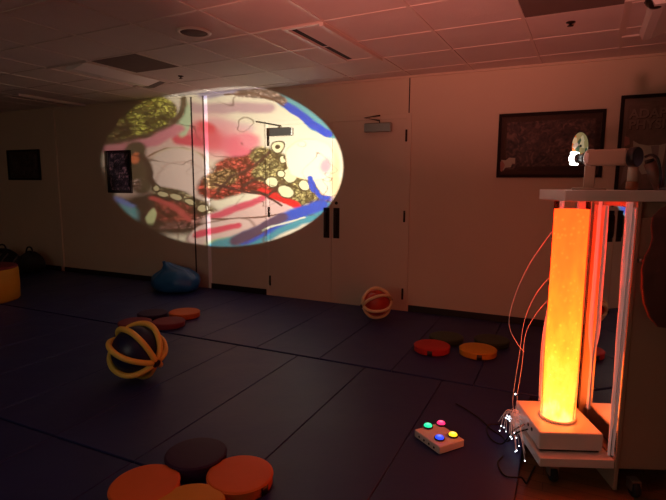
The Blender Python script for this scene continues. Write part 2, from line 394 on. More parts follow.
def dark_bag(name, label, x, y, w_, h, d_, stripe):
    t = thing(name, label, 'bag', (x, y, 0), .3)
    MB().blob(lambda th, ph: (w_*math.sin(ph)*math.cos(th)*(1-.25*math.cos(ph))*(1+.1*math.sin(5*th)), d_*math.sin(ph)*math.sin(th), max(.004, h*.48*(1+math.cos(ph)*(1+.12*math.sin(3*th))))), 40, 24).build('bag_body', M['blackcloth'], t)
    MB().tube(smooth([(-w_*.3, 0, h*.9), (-w_*.15, 0, h*1.15), (w_*.15, 0, h*1.15), (w_*.3, 0, h*.9)], 6), .012).build('handle', M['blackcloth'], t)
    for k in range(stripe):
        a = -.75 + k*.42
        MB().tube(smooth([(w_*(a-.15), -d_*.75, h*.25), (w_*(a+.05), -d_*1.02, h*.52), (w_*(a+.3), -d_*.72, h*.84)], 6), .010, 6).build('strap', M['greycloth'], t)
dark_bag('duffel_bag', 'black bag with one grey strap against the wall', -7.24, -.34, .20, .33, .17, 1)
dark_bag('duffel_bag', 'dark bag with grey criss-cross straps behind the ottoman', -7.80, -.40, .26, .34, .18, 4)

# ------------------------------------------------------------------ pictures
def art_mat(name, c0, c1, c2, scale):
    m, n, l, b = new_mat(name)
    tc = n.new('ShaderNodeTexCoord')
    t = n.new('ShaderNodeTexNoise'); t.inputs['Scale'].default_value = scale; t.inputs['Detail'].default_value = 5; t.inputs['Distortion'].default_value = 1.5
    l.new(tc.outputs['Object'], t.inputs['Vector'])
    r = n.new('ShaderNodeValToRGB'); r.color_ramp.elements[0].position = .34; r.color_ramp.elements[0].color = (*c0, 1)
    r.color_ramp.elements[1].position = .70; r.color_ramp.elements[1].color = (*c2, 1); e = r.color_ramp.elements.new(.52); e.color = (*c1, 1)
    l.new(t.outputs['Fac'], r.inputs[0]); l.new(r.outputs[0], b.inputs['Base Color']); b.inputs['Roughness'].default_value = .5
    return m
def picture(label, x0, x1, z0, z1, fw, frame_m, mount_m, art, border, name='framed_picture'):
    cx, cz = (x0+x1)/2, (z0+z1)/2; w_, h = (x1-x0)/2, (z1-z0)/2
    t = thing(name, label, 'picture', (cx, 0, cz))
    f = MB()
    f.box((-w_, -.028, -h), (-w_+fw, -.001, h)); f.box((w_-fw, -.028, -h), (w_, -.001, h)); f.box((-w_+fw, -.028, h-fw), (w_-fw, -.001, h)); f.box((-w_+fw, -.028, -h), (w_-fw, -.001, -h+fw))
    f.build('frame', frame_m, t, .003)
    MB().box((-w_+fw, -.012, -h+fw), (w_-fw, -.002, h-fw)).build('mount', mount_m, t)
    MB().box((-w_+fw+border, -.015, -h+fw+border), (w_-fw-border, -.012, h-fw-border)).build('print', art, t)
    MB().box((-w_+fw, -.0225, -h+fw), (w_-fw, -.021, h-fw)).build('glass', M['glazing'], t)
    return t, w_, h
M['frame'] = surf('dark wood frame', (.016, .010, .008), .65, var=.2, spec=.2)
M['mountdark'] = surf('brown mount board', (.085, .055, .042), .8)
M['mountgrey'] = surf('grey mount board', (.27, .21, .17), .8)
M['pale'] = surf('pale green patch', (.62, .64, .50), .7, var=.06)
M['pinkpatch'] = surf('pink patch', (.55, .28, .22), .7, var=.2, scale=30)
M['greyprint'] = surf('grey print', (.36, .31, .27), .7, var=.1)
M['ink'] = surf('dark printing ink', (.06, .04, .03), .8)
t1, w1, h1 = picture('wide dark framed picture right of the doors', -.592, .31, 1.428, 2.026, .028, M['frame'], M['mountdark'], art_mat('crowd print', (.02, .012, .012), (.10, .055, .045), (.25, .15, .11), 16), .05)
MB().prism([(-w1+.04, -.20), (-w1+.06, -.235), (-w1+.08, -.205), (-w1+.13, -.20), (-w1+.14, -.165), (-w1+.165, -.17), (-w1+.165, -.115), (-w1+.11, -.11), (-w1+.08, -.135), (-w1+.04, -.13)], -.0165, -.015).build('pale_patch', M['pale'], t1)  # flat pale patch low on the left of the picture
MB().prism([(-w1+.035, -.235), (-w1+.05, -.245), (-w1+.075, -.18), (-w1+.05, -.14), (-w1+.03, -.15)], -.0175, -.016).build('pink_patch', M['pinkpatch'], t1)  # smaller flat pink patch overlapping the pale one
MB().box((-w1+.19, -.0175, -.235), (w1-.14, -.015, -.195)).build('caption_strip', M['ink'], t1)
sl = MB()
for k in range(7): sl.box((w1-.075, -.0165, .17-k*.055), (w1-.035, -.015, .20-k*.055))
sl.build('side_marks', M['ink'], t1)['kind'] = 'stuff'
t2, w2, h2 = picture('large framed poster with block lettering at the right edge', .415, 1.45, 1.30, 2.13, .028, M['frame'], M['mountgrey'], art_mat('poster paper', (.20, .145, .11), (.25, .185, .14), (.29, .21, .165), 7), .03, 'framed_poster')
M['letters'] = surf('faded poster lettering', (.34, .27, .21), .8)
for s_, z in (('ADAPTED', .222), ('PHYSICAL', .130)):
    text(s_, .105, M['ink'], t2, (-w2+.076, -.0155, z-.005), (PI/2, 0, 0), 'lettering_shadow', .0005)
    text(s_, .105, M['letters'], t2, (-w2+.071, -.0165, z), (PI/2, 0, 0), 'lettering', .0005)
MB().prism([(-w2+.115, .03), (-w2+.16, -.0), (-w2+.23, -.015), (-w2+.32, -.012), (-w2+.36, .0), (-w2+.34, -.24), (-w2+.20, -.26), (-w2+.13, -.14)], -.0165, -.015).build('pale_patch', M['pale'], t2)  # flat pale green patch below the lettering
MB().prism([(-w2+.25, -.02), (-w2+.31, -.015), (-w2+.31, -.2), (-w2+.28, -.16)], -.0175, -.0165).build('grey_figure', M['greyprint'], t2)
MB().prism([(-w2+.05, .07), (-w2+.085, .055), (-w2+.09, .0), (-w2+.05, -.02)], -.0165, -.015).build('pink_patch', M['pinkpatch'], t2)
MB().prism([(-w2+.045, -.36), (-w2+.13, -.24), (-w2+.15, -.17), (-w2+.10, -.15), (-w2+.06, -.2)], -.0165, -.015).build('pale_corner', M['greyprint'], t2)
picture('small dark framed picture on the far left wall', -8.11, -7.33, 1.392, 1.862, .03, M['frame'], M['mountdark'], art_mat('dim portrait print', (.015, .01, .01), (.06, .04, .035), (.16, .11, .09), 5), .045)
picture('dark framed picture inside the left part of the projection', -5.88, -5.42, 1.215, 1.805, .022, M['frame'], surf('black mount', (.012, .01, .012), .8), art_mat('purple figures print', (.008, .006, .009), (.03, .02, .028), (.38, .22, .25), 13), .02)

# ------------------------------------------------------------------ the cart
A = math.radians(22.2); OX, OY = .298, -2.591
CU = Vector((math.cos(A), math.sin(A), 0)); CV = Vector((-math.sin(A), math.cos(A), 0))
def cw(u, v, z): return Vector((OX, OY, z)) + CU*u + CV*v
cart = thing('sensory_cart', 'white wheeled cart holding the glowing tube, with mirror and top shelf', 'cart', (OX, OY, 0), A)
Z0, ZS = .058, 1.287
MB().box((-.342, 0, Z0), (-.002, .45, .102)).build('tray', M['white'], cart, .005)
side = MB().box((0, 0, FLOOR+.004), (.018, .42, ZS)).build('side_panel', M['laminate'], cart, .003); side.rotation_euler.z = math.radians(-1.2)
mm = MB()
v_ = [(-.0015, .006, .10), (-.0015, .41, .10), (-.0015, .41, ZS-.026), (-.0015, .006, ZS-.026)]
a_ = [mm.b.verts.new(c) for c in v_]; b_ = [mm.b.verts.new((c[0]+.0015, c[1], c[2])) for c in v_]
mm.b.faces.new(a_); mm.b.faces.new(b_[::-1])
for i in range(4): mm.b.faces.new((a_[i], b_[i], b_[(i+1) % 4], a_[(i+1) % 4]))
mm.build('mirror', M['mirror'], side)
MB().box((-.066, .414, .10), (.002, .437, ZS)).build('back_post', M['white'], cart, .003)
MB().box((.030, .03, .05), (.66, .42, ZS)).build('cabinet', M['laminate'], cart, .003)
dr = MB().box((.02, .008, .056), (.65, .029, ZS-.07)).build('door', M['laminate'], cart, .004)
MB().lathe([(.006, 0), (.006, .012), (.011, .014), (.011, .022), (.002, .024)], 16, (.03, .008, 1.035), (0, -1, 0)).build('knob', M['metal'], dr)
MB().lathe([(.004, 0), (.004, .012), (.009, .014), (.009, .022), (.002, .024)], 16, (.047, .008, 1.035), (0, -1, 0)).build('knob', M['metal'], dr)
MB().box((.05, .08, .01), (.63, .38, .052)).build('plinth', M['black'], cart, .003)
MB().box((-.31, 0, ZS), (.66, .30, ZS+.048)).build('top_shelf', M['white'], cart, .004)
for (u_, v0) in ((-.25, .07), (.075, -.03), (-.25, .38), (.55, .36), (.55, .05)):
    c = MB().cyl((u_, v0+.012, FLOOR+.07), (u_, v0+.012, Z0 if u_ < 0 else .012), .014, seg=12); c.box((u_-.022, v0-.018, FLOOR+.032), (u_-.017, v0+.026, FLOOR+.076)); c.box((u_+.017, v0-.018, FLOOR+.032), (u_+.022, v0+.026, FLOOR+.076)); c.box((u_-.022, v0-.018, FLOOR+.070), (u_+.022, v0+.03, FLOOR+.078))
    ca = c.build('caster', M['metal'], cart)
    MB().lathe([(.012, -.014), (.034, -.013), (.0365, -.006), (.0365, .006), (.034, .013), (.012, .014)], 28, (u_, v0-.004, FLOOR+.0370), (1, 0, 0)).build('wheel', M['rubber'], ca)

# bubble tube standing on the cart's tray
bt = thing('bubble_tube', 'glowing orange bubble tube on a white box base', 'bubble tube', (OX, OY, 0), A)
MB().box((-.330, .052, .113), (-.034, .404, .20)).build('base_box', M['whiteplastic'], bt, .009)
MB().box((-.318, .064, .1025), (-.046, .392, .116)).build('foot_plate', M['black'], bt)
TU, TV = -.184, .215
MB().lathe([(.083, .199), (.087, .203), (.087, .208), (.0805, .212)], 48, (TU, TV, 0)).build('collar', M['whiteplastic'], bt)
sh = MB(); sh.lathe([(.0795, .206), (.0795, ZS-.004)], 64, (TU, TV, 0)); sh.build('tube', M['acrylic'], bt)
def water():
    m = bpy.data.materials.new('lit bubbling water'); m.use_nodes = True
    n, l = m.node_tree.nodes, m.node_tree.links; n.clear()
    out = n.new('ShaderNodeOutputMaterial'); em = n.new('ShaderNodeEmission'); tc = n.new('ShaderNodeTexCoord'); sx = n.new('ShaderNodeSeparateXYZ')
    l.new(tc.outputs['Object'], sx.inputs[0])
    mr = n.new('ShaderNodeMapRange'); mr.inputs['From Min'].default_value = .2; mr.inputs['From Max'].default_value = 1.25
    l.new(sx.outputs['Z'], mr.inputs[0])
    mp = n.new('ShaderNodeMapping'); mp.inputs['Scale'].default_value = (16, 16, 7); l.new(tc.outputs['Object'], mp.inputs[0])
    nz = n.new('ShaderNodeTexNoise'); nz.inputs['Scale'].default_value = 1.3; nz.inputs['Detail'].default_value = 5; l.new(mp.outputs[0], nz.inputs['Vector'])
    ad = n.new('ShaderNodeMath'); ad.operation = 'MULTIPLY_ADD'; ad.inputs[1].default_value = .34; l.new(nz.outputs['Fac'], ad.inputs[0])
    su = n.new('ShaderNodeMath'); su.operation = 'SUBTRACT'; su.inputs[1].default_value = .17; l.new(mr.outputs[0], su.inputs[0]); l.new(su.outputs[0], ad.inputs[2])
    r = n.new('ShaderNodeValToRGB'); e = r.color_ramp.elements
    e[0].position = 0; e[0].color = (10.5, 1.8, .45, 1); e[1].position = 1; e[1].color = (8.5, .20, .022, 1)
    for p_, c in ((.08, (10.5, 1.35, .14, 1)), (.30, (10.5, .85, .05, 1)), (.50, (10, .47, .03, 1)), (.75, (9.2, .28, .026, 1))):
        q = e.new(p_); q.color = c
    l.new(ad.outputs[0], r.inputs[0])
    vo = n.new('ShaderNodeTexVoronoi'); vo.inputs['Scale'].default_value = 34; l.new(tc.outputs['Object'], vo.inputs['Vector'])
    bs = n.new('ShaderNodeMapRange'); bs.inputs['From Min'].default_value = .12; bs.inputs['From Max'].default_value = .3; bs.inputs['To Min'].default_value = 1.28; bs.inputs['To Max'].default_value = 1.0
    l.new(vo.outputs['Distance'], bs.inputs[0])
    st = n.new('ShaderNodeMath'); st.operation = 'MULTIPLY'; st.inputs[1].default_value = TUBE_STRENGTH; l.new(bs.outputs[0], st.inputs[0])
    l.new(r.outputs[0], em.inputs[0]); l.new(st.outputs[0], em.inputs[1]); l.new(em.outputs[0], out.inputs[0])
    return m
TUBE_STRENGTH = 1.
MB().lathe([(.0765, .205), (.0765, 1.243)], 64, (TU, TV, 0)).build('water_column', water(), bt)
for v0 in (.15, .20):
    MB().lathe([(.009, 0), (.009, .003), (.005, .0035), (.005, .001)], 16, (-.330, v0, .165), (-1, 0, 0)).build('socket', M['black'], bt)

# fibre-optic strands: one hank at the mirror, one left of the tube
M['fibre'] = surf('clear plastic fibre', (.80, .68, .66), .25, var=.05, spec=.8)
m, n, l, b = new_mat('side-glowing fibre'); b.inputs['Base Color'].default_value = (.85, .70, .68, 1); b.inputs['Roughness'].default_value = .3
b.inputs['Emission Color'].default_value = (1, .55, .46, 1); b.inputs['Emission Strength'].default_value = .10; M['fibre'] = m
M['spark'] = glow('lit fibre end', (.75, .88, 1), 6)
def hank(label, u0, v0, n_, spread, ztop, zbot, flare, grow=.55, lean=0., name='fibre_optic_strands'):
    t = thing(name, label, 'light strands', (OX, OY, 0), A, 'fibre-optic strands on the cart')
    s_ = MB()
    for k in range(n_):
        a = random.uniform(0, 2*PI); q = math.sqrt(random.random())
        du, dv = q*math.cos(a), q*math.sin(a)
        pts = []
        for i in range(9):
            f = i/8; z = ztop + (zbot-ztop)*f
            w_ = spread*(1+grow*f); u0_ = u0 + lean*f*f + flare*max(0, f-.62)**1.5*3
            uu = u0_+du*w_+random.uniform(-.002, .002)
            pts.append((min(uu, -.006+.021*(v0+dv*w_)), v0+dv*w_+random.uniform(-.002, .002), z))
        s_.tube(smooth(pts, 3), .0009, 4)
    o = s_.build('strands', M['fibre'], t); o['kind'] = 'stuff'
    return t
h1_ = hank('bunch of pink-lit fibre strands hanging beside the mirror, right of the tube', -.012, .30, 70, .007, ZS-.002, .21, .14)
hank('straight pale fibre strands hanging down the front edge of the mirror', -.008, .045, 60, .017, ZS-.002, .10, .0, -.72)
h2_ = hank('loose pink fibre strands hanging behind the left side of the tube', -.165, .375, 24, .010, ZS-.002, .21, .09, .6, -.10)
lp = MB()
for q in ([(-.19, .34, 1.17), (-.265, .335, 1.06), (-.335, .32, .95), (-.40, .30, .80), (-.425, .29, .66), (-.38, .30, .56), (-.33, .32, .50)],
          [(-.19, .35, .92), (-.28, .345, .80), (-.335, .33, .66), (-.345, .34, .5), (-.36, .34, .34), (-.37, .33, .22), (-.36, .30, .14)],
          [(-.19, .35, .80), (-.27, .345, .70), (-.325, .33, .59), (-.33, .34, .42), (-.345, .34, .26), (-.355, .30, .205)]):
    lp.tube(smooth(q, 8), .0010, 5)
lp.build('loose_loop', M['fibre'], h2_)
tail = thing('fibre_optic_tail', 'sparkling clear fibre ends spilling off the left of the white base box', 'light strands', (OX, OY, 0), A)
ts = MB(); tips = []
for k in range(26):
    a = (-.345, random.uniform(.20, .36), .16+random.uniform(-.03, .04))
    e_ = (random.uniform(-.44, -.36), random.uniform(.06, .40), random.uniform(.02, .14))
    mid = ((a[0]+e_[0])/2-.02, (a[1]+e_[1])/2, max(a[2], e_[2])+.015)
    ts.tube(smooth([a, mid, e_], 5), .0011, 4); tips.append(e_)
ts.build('strands', M['fibre'], tail)['kind'] = 'stuff'
tp = MB()
for e_ in tips[:14]:
    tp.lathe([(.0005, -.003), (.003, 0), (.0005, .003)], 8, e_)
for du, dv, z in ((0, 0, 0), (.008, .01, .006), (-.012, .004, .002), (.004, -.012, -.006), (-.004, .014, .010), (.013, -.004, .004)):
    tp.lathe([(.0005, -.005), (.0052, 0), (.0005, .005)], 8, (-.385+du, .335+dv, .125+z))
tp.lathe([(.0005, -.005), (.0045, 0), (.0005, .005)], 8, (-.335, .40, .235))
tp.build('lit_ends', M['spark'], tail)['kind'] = 'stuff'

# ------------------------------------------------------------------ effect projector on the top shelf
Pp = Vector(BEAM[0]); bf, bx, by = (Vector(k) for k in BEAM[1])
pr = thing('effect_projector', 'beige effect projector with picture wheel on the cart shelf', 'projector', (Pp.x, Pp.y, ZS+.048))
def pl(f, x, y): return (Pp + bf*f + bx*x + by*y) - Vector((Pp.x, Pp.y, ZS+.048))
PM = Matrix((( bx.x, -bf.x, by.x), (bx.y, -bf.y, by.y), (bx.z, -bf.z, by.z)))   # local x = right, y = backwards, z = up
T4 = Matrix.Translation(pl(0, 0, 0)) @ PM.to_4x4()
MB().box((-.034, .095, -.034), (.034, .275, .036), T4).build('body', M['laminate'], pr, .010)
ln = MB(); ln.lathe([(.026, 0), (.026, .03), (.019, .034), (.019, .058), (.022, .060), (.022, .066)], 32, pl(-.098, 0, 0), tuple(bf)); ln.build('lens_barrel', M['black'], pr)
MB().lathe([(.002, -.0005), (.016, 0), (.016, .002), (.002, .002)], 24, pl(-.004, 0, 0), tuple(bf)).build('lens', glow('lit lens', (1, .93, .82), 12), pr)
MB().lathe([(.0385, 0), (.0405, .004), (.0405, .018), (.0385, .022)], 32, pl(-.112, 0, 0), tuple(bf)).build('front_rim', M['whiteplastic'], pr)
MB().lathe([(.038, 0), (.042, .005), (.042, .03), (.03, .036), (.002, .036)], 32, pl(-.310, 0, 0), tuple(bf)).build('rear_cap', M['black'], pr)
def wheel_mat():
    m, n, l, b = new_mat('coloured picture wheel')
    tc = n.new('ShaderNodeTexCoord'); vo = n.new('ShaderNodeTexVoronoi'); vo.inputs['Scale'].default_value = 34
    l.new(tc.outputs['Object'], vo.inputs['Vector'])
    r = n.new('ShaderNodeValToRGB'); r.color_ramp.interpolation = 'CONSTANT'
    e = r.color_ramp.elements; e[0].color = (.35, .28, .12, 1); e[1].position = .55; e[1].color = (.62, .16, .04, 1)
    for p_, c in ((.3, (.6, .5, .28, 1)), (.75, (.06, .10, .06, 1)), (.88, (.5, .4, .3, 1))): q = e.new(p_); q.color = c
    sp_ = n.new('ShaderNodeSeparateColor'); l.new(vo.outputs['Color'], sp_.inputs[0]); l.new(sp_.outputs[0], r.inputs[0])
    l.new(r.outputs[0], b.inputs['Base Color']); b.inputs['Roughness'].default_value = .15
    l.new(r.outputs[0], b.inputs['Emission Color']); b.inputs['Emission Strength'].default_value = .5     # lamp light coming through the wheel
    return m
WC = pl(-.012, .045, .060)
MB().lathe([(.002, -.0015), (.064, -.0015), (.064, .0015), (.002, .0015)], 48, WC, tuple(bf)).build('picture_wheel', wheel_mat(), pr)
MB().box((-.030, .016, -.030), (.026, .026, .030), T4).build('glare_block', glow('lamp glare as emission', (1, .94, .86), 9), pr, .004)  # glowing block added to imitate the lamp's glare at the wheel
MB().tube([Vector(WC) + (bx*math.cos(2*PI*i/48) + by*math.sin(2*PI*i/48))*.065 for i in range(48)], .0028, 6, True).build('wheel_rim', M['bronze'], pr)
MB().lathe([(.006, -.006), (.006, .006)], 16, WC, tuple(bf)).build('wheel_hub', M['black'], pr)
po = MB(); q = pl(-.10, 0, 0); po.box((q.x-.022, q.y-.018, .008), (q.x+.022, q.y+.018, q.z-.034)); po.box((q.x-.07, q.y-.05, .0), (q.x+.07, q.y+.05, .010)); po.build('post', M['laminate'], pr, .004)
a0 = pl(-.345, 0, .0)
MB().tube(smooth([pl(-.335, 0, .0), pl(-.36, .0, .006), a0+Vector((.035, -.01, -.012)), a0+Vector((.05, -.01, -.07)), a0+Vector((.05, .0, -.12)), a0+Vector((.06, .06, -.13))], 8), .0055, 8).build('power_cord', M['black'], pr)

# other things on the shelf
tb = thing('tablet', 'dark tablet with a bright pink and blue screen on the cart shelf', 'tablet', cw(.245, .10, ZS+.048), A-.25)
MB().box((-.075, -.012, 0), (.16, .006, .145), Matrix.Rotation(-.12, 4, 'X')).build('case', M['black'], tb, .006)
m, n, l, b = new_mat('tablet picture'); tc = n.new('ShaderNodeTexCoord'); sx = n.new('ShaderNodeSeparateXYZ'); mr = n.new('ShaderNodeMapRange'); r = n.new('ShaderNodeValToRGB')
mr.inputs['From Min'].default_value = .02; mr.inputs['From Max'].default_value = .13
l.new(tc.outputs['Object'], sx.inputs[0]); l.new(sx.outputs['Z'], mr.inputs[0]); l.new(mr.outputs[0], r.inputs[0]); l.new(r.outputs[0], b.inputs['Emission Color'])
e = r.color_ramp.elements; e[0].color = (.03, .04, .30, 1); e[1].color = (.60, .16, .16, 1); q = e.new(.42); q.color = (.10, .10, .55, 1); q = e.new(.52); q.color = (.75, .35, .38, 1)
b.inputs['Base Color'].default_value = (.02, .02, .02, 1); b.inputs['Emission Strength'].default_value = 1.0
MB().box((-.058, -.0145, .016), (.145, -.012, .130), Matrix.Rotation(-.12, 4, 'X')).build('screen', m, tb)
MB().cyl((.03, -.01, .06), (.03, .06, .003), .006, seg=10).build('stand_leg', M['black'], tb)
cn = thing('canister', 'brown tilted canister leaning behind the tablet', 'canister', cw(.14, .165, ZS+.048), A)
MB().cyl((.045, .0, .004), (-.005, .015, .125), .024, .026).build('barrel', M['brownglass'], cn)
MB().cyl((-.005, .015, .126), (-.009, .017, .140), .020, .018).build('cap', M['bronze'], cn)
jr = thing('jar', 'small pale jar with amber base behind the projector cord', 'jar', cw(.075, .20, ZS+.048), A)
MB().lathe([(.02, 0), (.026, .006), (.026, .032), (.022, .04)], 24).build('base', surf('amber resin', (.30, .09, .03), .3), jr)
MB().lathe([(.021, .040), (.022, .044), (.022, .105), (.014, .115), (.014, .125), (.002, .126)], 24).build('upper', M['laminate'], jr)

# cloth bag hung on the cabinet front
hb = thing('hanging_bag', 'reddish brown cloth bag hanging from the shelf at the right edge', 'bag', cw(.120, -.075, 0), A)
prof = [(.004, .755), (.05, .76), (.095, .80), (.125, .86), (.138, .93), (.135, 1.0), (.115, 1.06), (.09, 1.10), (.078, 1.14), (.082, 1.19), (.078, 1.23), (.05, 1.265), (.012, 1.28)]
def bag_fn(th, ph):
    k = ph/PI*(len(prof)-1); i = min(int(k), len(prof)-2); f = k-i
    r_ = prof[i][0]*(1-f)+prof[i+1][0]*f; z = prof[i][1]*(1-f)+prof[i+1][1]*f
    r_ *= 1 + .05*math.sin(7*th+3*z) + .06*noise.noise(Vector((math.cos(th)*2, math.sin(th)*2, z*6)))
    return (r_*math.cos(th)*1.0+.02*math.sin(z*9), r_*math.sin(th)*.38, z)
MB().blob(bag_fn, 56, 60).build('pouch', surf('reddish brown cloth', (.10, .045, .034), .85, var=.2, scale=9, bump=.3, bscale=25, spec=.2), hb)
MB().tube(smooth([(0, 0, 1.275), (.0, .03, 1.31), (0, .08, ZS+.056), (0, .14, ZS+.054)], 6), .006, 6).build('cord', M['black'], hb)
MB().tube(smooth([(.07, -.05, 1.20), (.065, -.055, 1.14), (.075, -.05, 1.07), (.09, -.06, .98)], 6), .006, 6).build('drawstring', M['black'], hb)

# ------------------------------------------------------------------ button box and cables
bc = Vector((-.514, -2.597)); ba = math.atan2(.152, .114)
bxo = thing('button_box', 'white switch box with four lit coloured buttons on the mat', 'button box', (bc.x, bc.y, 0), math.atan2(-2.582+2.734, -.379+.493))
MB().box((-.083, -.103, .003), (.083, .103, .044)).build('housing', M['whiteplastic'], bxo, .006)
R2 = Matrix.Rotation(-bxo.rotation_euler.z, 2)
for nm, wx, wy, c in (('green', -.586, -2.546, (.01, .70, .30)), ('pink', -.528, -2.487, (1, .03, .16)), ('blue', -.500, -2.646, (.02, .06, 1)), ('yellow', -.443, -2.585, (1, .62, .02))):
    q = R2 @ (Vector((wx, wy)) - bc)
    bt_ = MB().lathe([(.0255, .043), (.0275, .047), (.0275, .052), (.0225, .053)], 32, (q.x, q.y, 0)).build('button', M['black'], bxo)
    bt_['label'] = nm + ' lit push button'
    m, n, l, b = new_mat(nm + ' lit dome'); b.inputs['Base Color'].default_value = (*c, 1)
    lw = n.new('ShaderNodeTexCoord'); sb = n.new('ShaderNodeVectorMath'); sb.operation = 'DISTANCE'; sb.inputs[1].default_value = (q.x, q.y, .06)
    l.new(lw.outputs['Object'], sb.inputs[0]); mr = n.new('ShaderNodeMapRange'); mr.inputs['From Min'].default_value = .002; mr.inputs['From Max'].default_value = .016; mr.inputs['To Min'].default_value = 1; mr.inputs['To Max'].default_value = 0
    l.new(sb.outputs['Value'], mr.inputs[0]); mx = n.new('ShaderNodeMix'); mx.data_type = 'RGBA'; mx.inputs[6].default_value = (*c, 1); mx.inputs[7].default_value = (*[min(1, min(1, .22+k)) for k in c], 1)
    l.new(mr.outputs[0], mx.inputs[0]); l.new(mx.outputs[2], b.inputs['Emission Color']); b.inputs['Emission Strength'].default_value = 1.6
    MB().lathe([(.0225, .050), (.0220, .056), (.018, .061), (.010, .064), (.001, .065)], 32, (q.x, q.y, 0)).build('dome', m, bt_)
for k in (-.06, -.02, .02, .06):
    MB().lathe([(.006, 0), (.006, .002), (.003, .0025)], 12, (-.083, k, .022), (-1, 0, 0)).build('jack', M['black'], bxo)
def cable(label, pts, r=.004):
    o = MB().tube(smooth(pts, 8), r, 8).build('cable', M['rubber']); tag(o, label, 'cable', 'black cables by the cart')
cz = .005
cable('thin black cable snaking from the mat towards the white base box', [(-.52, -2.10, cz), (-.44, -2.16, cz), (-.354, -2.243, cz), (-.28, -2.34, cz), (-.215, -2.40, cz), (-.18, -2.49, .03), (-.135, -2.56, .12), (-.083, -2.585, .165)])
cable('black cable looping on the mat just left of the base box', [(-.23, -2.26, cz), (-.30, -2.30, cz), (-.29, -2.40, cz), (-.25, -2.47, cz), (-.20, -2.50, .02), (-.155, -2.525, .11), (-.101, -2.539, .165)])
cable('black cable drooping in loops under the front of the cart tray', [(-.19, -2.60, cz), (-.205, -2.68, cz), (-.165, -2.77, cz), (-.115, -2.778, .012), (-.09, -2.76, .008), (-.07, -2.72, FLOOR+.012), (-.06, -2.66, FLOOR+.01), (-.04, -2.55, FLOOR+.01)])

